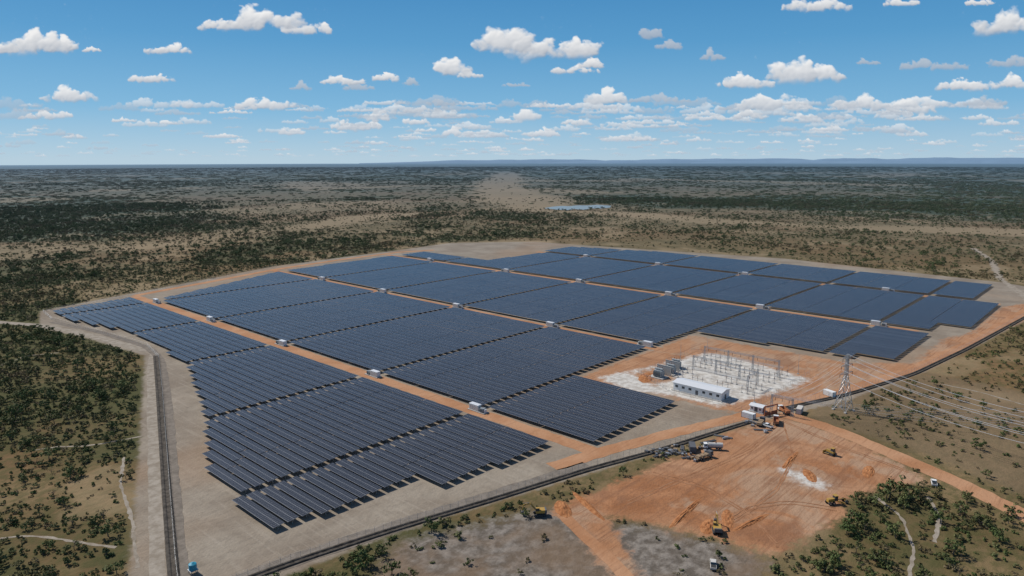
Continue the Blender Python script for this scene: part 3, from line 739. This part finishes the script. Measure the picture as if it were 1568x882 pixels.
def allowed(x, y):
    ok = np.ones(x.shape, bool); nr = x*x+y*y < 1700**2; xx = x[nr]; yy = y[nr]; k = np.ones(xx.shape, bool)
    jit = (fbm(xx/12, yy/12, 2)-.5)*5
    for p, mrg in ((SITE, 2.5), (PAD, 2), (WORKS, 1), (SPUR, 1)): k &= psd(xx, yy, p) < -mrg + jit
    for p, w in [([(1195,632),(1270,655),(1350,688),(1460,735),(1568,790),(1700,850)], 6), ([(228,537),(130,512),(60,498),(-80,488)], 6)] + [(p_, 1.6) for p_ in PATHS]:
        k &= pld(xx, yy, GP(p)) > w
    rn = rng.random(xx.shape)
    k &= ~((psd(xx, yy, GREY) > 0) & (rn > .07)); k &= ~((psd(xx, yy, TANR) > 0) & (rn > .45))
    ok[nr] = k
    k2 = psd(x, y, pp) < 0
    return ok & k2
def scatter(name, r0, r1, per, kinds_, s0, s1, power=1.0, floor=.1, zs=1.0):
    a0, a1 = HD-math.radians(42), HD+math.radians(42)
    area = (a1-a0)*(r1*r1-r0*r0)/2; N = int(area/per)
    r = np.sqrt(rng.random(N)*(r1*r1-r0*r0)+r0*r0); a = a0+rng.random(N)*(a1-a0)
    x = r*np.cos(a); y = r*np.sin(a)
    v, dn, pl = veg_density(x, y)
    keep = (rng.random(N) < np.clip(v**power+floor*(1-pl), 0, 1)) & allowed(x, y)
    x, y, v, dn = x[keep], y[keep], v[keep], dn[keep]; n_ = len(x)
    me = bpy.data.meshes.new(name); me.vertices.add(n_); me.vertices.foreach_set('co', np.stack([x, y, gz(x, y)], 1).ravel())
    kd = rng.choice(np.array(kinds_), n_)
    at = me.attributes.new('kind', 'INT', 'POINT'); at.data.foreach_set('value', kd.astype(np.int32))
    rot = np.zeros((n_,3)); rot[:,2] = rng.random(n_)*6.283
    at = me.attributes.new('rot', 'FLOAT_VECTOR', 'POINT'); at.data.foreach_set('vector', rot.ravel())
    s = (s0+rng.random(n_)**1.6*(s1-s0))*(.85+.3*v); scl = np.stack([s, s*(.8+.4*rng.random(n_)), s*(.8+.3*rng.random(n_))*zs], 1)
    at = me.attributes.new('scl', 'FLOAT_VECTOR', 'POINT'); at.data.foreach_set('vector', scl.ravel())
    me.update(); o = bpy.data.objects.new(name, me); sc.collection.objects.link(o)
    md = o.modifiers.new('scatter', 'NODES'); md.node_group = SCAT
    print(name, n_); return o
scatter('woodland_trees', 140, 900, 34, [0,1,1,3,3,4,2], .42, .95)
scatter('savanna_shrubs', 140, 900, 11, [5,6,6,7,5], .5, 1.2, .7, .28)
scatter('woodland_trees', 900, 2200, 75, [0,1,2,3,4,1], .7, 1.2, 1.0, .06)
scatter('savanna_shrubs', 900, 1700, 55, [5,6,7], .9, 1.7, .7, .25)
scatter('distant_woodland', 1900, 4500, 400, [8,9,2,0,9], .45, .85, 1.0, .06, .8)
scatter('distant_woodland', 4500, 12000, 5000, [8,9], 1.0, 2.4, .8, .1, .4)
for i, (px, py, k, s) in enumerate(((1362,765,2,1.1),(1378,758,0,1.2),(1392,770,2,1.0),(1384,778,0,1.0),(1312,806,0,1.0),(1324,812,1,.9),(1440,800,0,.9),(1470,790,2,.75),(1500,806,1,.9),(1530,830,0,.9),
        (1280,868,0,.9),(1262,876,1,.9),(1460,850,2,.75),(1550,790,0,.8),(560,868,0,.9),(585,852,1,.8),(545,882,2,.8),(600,880,0,.8),(1495,688,0,.8),(1430,590,0,.8),(1340,860,1,.9),(1480,770,0,.8),(1410,758,0,.8))):
    o = bpy.data.objects.new('savanna_tree', kinds[k]); sc.collection.objects.link(o); x, y = G(px, py); o.location = (x, y, 0); o.rotation_euler = (0,0,random.random()*6); o.scale = (s,s,s)

# ------------------------------------------------------------------ hills
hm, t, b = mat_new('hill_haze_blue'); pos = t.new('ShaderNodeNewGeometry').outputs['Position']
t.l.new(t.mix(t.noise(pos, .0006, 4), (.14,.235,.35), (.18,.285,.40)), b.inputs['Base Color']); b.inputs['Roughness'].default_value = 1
def hills(D, f0, f1, hmax, seed, base):
    v = []; f = []; k = 220
    for i in range(k):
        s = i/(k-1); a = HD + math.radians(f0+(f1-f0)*s)
        e = min(1, s*6)*min(1, (1-s)*6)
        h = base + hmax*e*float(fbm(np.array([s*9+seed]), np.array([seed*3.3]), 5)[0])
        for q, (dd, hh) in enumerate(((0,-260),(900,h*.55-20),(2500,h),(6000,-260))):
            v.append(((D+dd)*math.cos(a), (D+dd)*math.sin(a), hh))
    for i in range(k-1):
        for j in range(3): q = i*4+j; f.append((q, q+4, q+5, q+1))
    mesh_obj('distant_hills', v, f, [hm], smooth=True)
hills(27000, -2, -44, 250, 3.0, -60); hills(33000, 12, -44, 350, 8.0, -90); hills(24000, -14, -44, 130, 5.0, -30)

# ------------------------------------------------------------------ cumulus clouds: glowing backdrop sheet, sun shading and haze painted in, 60 km out
CL = [(58,66,62,28),(95,70,24,17),(10,76,24,10),(140,76,15,6),(350,38,44,15),(405,30,60,27),(470,44,36,15),(258,76,34,11),(232,120,38,10),(110,146,40,17),(80,176,30,11),(45,179,16,6),
 (405,160,50,13),(525,124,34,11),(550,133,24,9),(590,119,18,10),(545,193,44,12),(578,178,18,15),(685,104,28,19),(718,114,20,9),(775,62,42,33),(815,72,40,30),(890,74,28,22),(880,107,38,10),(905,98,20,11),
 (998,52,16,12),(1025,70,22,10),(1090,86,18,12),(930,150,32,16),(1000,152,70,10),(1140,126,44,15),(1212,110,34,28),(1250,112,42,20),(1180,156,38,19),(1145,176,24,12),(1225,162,20,10),
 (1320,158,50,16),(1385,164,50,17),(1430,100,52,12),(1540,34,42,32),(1480,131,46,15),(1555,127,30,15),(1545,95,30,13),(1510,156,34,11),(1250,8,50,16),(700,203,26,10),(805,177,20,13),(445,202,20,8),
 (675,158,22,8),(460,133,20,9),(115,209,18,5),(830,204,28,10),(885,187,24,9),(965,212,42,8),(640,186,26,9),(340,208,30,5),(190,184,20,5),(790,130,20,5),(1380,4,28,9),(1500,4,22,7),(630,126,13,9),(1330,95,18,7)]
GREYI = {29,30,31,34,44,42,48,57,49,60,61}
GREYC = {(1025,70),(1090,86),(1430,100),(1545,95),(1510,156),(998,52),(1000,152),(790,130),(630,126),(1330,95),(550,133),(675,158),(460,133)}
clouds = [(a, b_, c, d_, 1.0, (a, b_) in GREYC) for a, b_, c, d_ in CL]
R = random.Random(5)
for i in range(620):
    cy = 239 - 84*R.random()**1.9; k = max(5, 251-cy); hw = k*R.uniform(.13,.55)+4
    cx = R.uniform(-250, 1820)
    if cx < 440 and R.random() < .5: continue
    clouds.append((cx, cy, hw, max(2.2, hw*R.uniform(.12,.3)), R.uniform(.45,.95), R.random() < .5))
for i in range(30):
    cx = R.choice((R.uniform(-330,-30), R.uniform(1600,1890))); cy = R.uniform(10,180); hw = (260-cy)*R.uniform(.12,.3); clouds.append((cx, cy, hw, hw*.4, 1, False))
gx_ = np.arange(-350, 1920, 1.25); gy_ = np.arange(-40, 254, 1.1)
PXg, PYg = np.meshgrid(gx_, gy_, indexing='ij'); A = np.zeros(PXg.shape); C = np.zeros(PXg.shape+(3,)); C[:] = (.6,.68,.76)
clouds.sort(key=lambda c: -c[1])
def blur(a, k):
    for _ in range(k):
        p = np.pad(a, 1, mode='edge'); a = (p[:-2,1:-1]+p[2:,1:-1]+p[1:-1,:-2]+p[1:-1,2:]+2*p[1:-1,1:-1])/6
    return a
for (cx, cy, hw, hh, al, grey) in clouds:
    i0, i1 = np.searchsorted(gx_, [cx-hw*1.5-8, cx+hw*1.5+8]); j0, j1 = np.searchsorted(gy_, [cy-hh*1.9-8, cy+hh*1.6+8])
    x = PXg[i0:i1, j0:j1]; y = PYg[i0:i1, j0:j1]
    if x.size == 0 or min(x.shape) < 3: continue
    sd_ = cx*.37; q = max(hh, 5)
    w1 = fbm(x/(q*.85)+sd_, y/(q*.65)+sd_*2, 5)-.5; w2 = fbm(x/(q*.85)+sd_+50, y/(q*.65)+9, 5)-.5
    xw = x + w1*q*1.2; yw = y + w2*q*.9
    T = np.zeros(x.shape); npf = int(14+hw/hh*8); yb = cy+hh*.5
    for k in range(npf):
        dx = R.uniform(-.95,.95); env = (1-dx*dx)**.5*(.66+.34*math.sin(dx*5+cx)); r = hh*R.uniform(.34,.72)*(1-.3*abs(dx))
        py_ = yb - r*.5 - R.random()*max(0, 1.45*hh*max(env,.15)-r)
        d2 = (xw-cx-dx*hw)**2*.8 + ((yw-py_)*1.1)**2
        T = np.maximum(T, np.sqrt(np.maximum(0, r*r-d2)))
    T = T/hh
    er = fbm(x/(q*.3)+sd_*3, y/(q*.26), 4)-.5
    T2 = T + er*.36 - .08
    flat = np.clip((yb+hh*.34 + w1*hh*.5 - y)/(hh*.55), 0, 1)
    a = np.clip(T2/.42, 0, 1)*flat; a = a*a*(3-2*a)*al*(.75 if grey else 1)
    TS = blur(T + er*.14, 2 if hh > 8 else 1); gX, gY = np.gradient(TS*hh, 1.25)
    hrel = np.clip((yb-y)/(hh*1.2), -.3, 1)
    s = np.clip(.30 + .60*hrel + .10*gX + .14*gY + er*.14 + .10*T, 0, 1)  # sunlit tops and shaded bases painted per vertex
    if grey: s = s*.42
    hz = np.clip((cy-60)/190, 0, 1)**1.5
    lo = np.array((.31,.36,.44))*(1-hz)+np.array((.36,.46,.58))*hz; hi = np.array((.88,.88,.88))*(1-hz)+np.array((.74,.78,.82))*hz
    col = lo + (hi-lo)*s[...,None]
    ar = a[...,None]; ob = A[i0:i1, j0:j1][...,None]; C[i0:i1, j0:j1] = np.where(ar+ob > 1e-4, (col*ar + C[i0:i1, j0:j1]*ob*(1-ar))/np.maximum(ar+ob*(1-ar), 1e-5), C[i0:i1, j0:j1])
    A[i0:i1, j0:j1] = a + A[i0:i1, j0:j1]*(1-a)
A = A*np.clip((248-PYg)/14, 0, 1)
r_, u_, f_ = np.array(rt), np.array(up), np.array(fw)
D = (PXg[...,None]-784)*r_ + (441-PYg[...,None])*u_ + FPX*f_
D = D/(D@np.array(Fh))[...,None]*60000.0; D[...,2] += HC
clo = grid_mesh('clouds', D.reshape(-1,3), len(gx_), len(gy_)); cm = clo.data
ca = cm.attributes.new('cloud_lit_colour', 'FLOAT_COLOR', 'POINT'); ca.data.foreach_set('color', np.concatenate([C.reshape(-1,3), A.reshape(-1,1)], 1).astype(np.float32).ravel())
cmat = bpy.data.materials.new('cumulus'); cmat.use_nodes = True; t = NT(cmat.node_tree); t.n.clear()
an = t.new('ShaderNodeAttribute', attribute_name='cloud_lit_colour')
em = t.new('ShaderNodeEmission', {'Color': an.outputs['Color']}); tr = t.new('ShaderNodeBsdfTransparent')
mx = t.new('ShaderNodeMixShader', {0: an.outputs['Alpha'], 1: tr.outputs[0], 2: em.outputs[0]})
t.l.new(mx.outputs[0], t.new('ShaderNodeOutputMaterial').inputs[0]); cmat.cycles.emission_sampling = 'NONE'; cm.materials.append(cmat)

# ------------------------------------------------------------------ light and sky
SUN_EL = math.radians(46); saz = HD + math.radians(55)
sd = Vector((math.cos(saz)*math.cos(SUN_EL), math.sin(saz)*math.cos(SUN_EL), math.sin(SUN_EL)))
su = bpy.data.lights.new('sun', 'SUN'); su.energy = 4.2; su.angle = math.radians(.5); su.color = (1,.95,.87)
so = bpy.data.objects.new('sun', su); sc.collection.objects.link(so); so.rotation_euler = sd.to_track_quat('Z', 'Y').to_euler()
w = bpy.data.worlds.new('World'); sc.world = w; w.use_nodes = True
t = NT(w.node_tree); t.n.clear()
sky = t.new('ShaderNodeTexSky', sky_type='NISHITA'); sky.sun_disc = False; sky.sun_elevation = SUN_EL; sky.sun_rotation = math.atan2(sd.x, sd.y)
sky.air_density = 1.0; sky.dust_density = .2; sky.ozone_density = 3.0; sky.altitude = 1200
d = t.new('ShaderNodeTexCoord').outputs['Generated']
dz = t.new('ShaderNodeSeparateXYZ', {0: d}).outputs[2]
# clean blue tropical air: low sky pulled from the Nishita yellow towards pale blue
rp = t.n.new('ShaderNodeValToRGB'); t.l.new(t.math('MULTIPLY', dz, 3.0), rp.inputs[0])
els = rp.color_ramp.elements; els[0].position = 0.0; els[0].color = (.42,.59,.73,1); els[1].position = 1.0; els[1].color = (.045,.19,.44,1)
for p_, c_ in ((.05,(.36,.56,.73,1)),(.20,(.19,.45,.70,1)),(.45,(.09,.325,.60,1)),(.66,(.055,.255,.53,1))): e = els.new(p_); e.color = c_
low = t.sstep(dz, .55, .2)
bgA = t.new('ShaderNodeBackground', {'Color': sky.outputs[0], 'Strength': .09})
bgB = t.new('ShaderNodeBackground', {'Color': rp.outputs[0], 'Strength': 1.0})
m1 = t.new('ShaderNodeMixShader', {0: t.math('MULTIPLY', low, .9), 1: bgA.outputs[0], 2: bgB.outputs[0]})
t.l.new(m1.outputs[0], t.new('ShaderNodeOutputWorld').inputs[0])
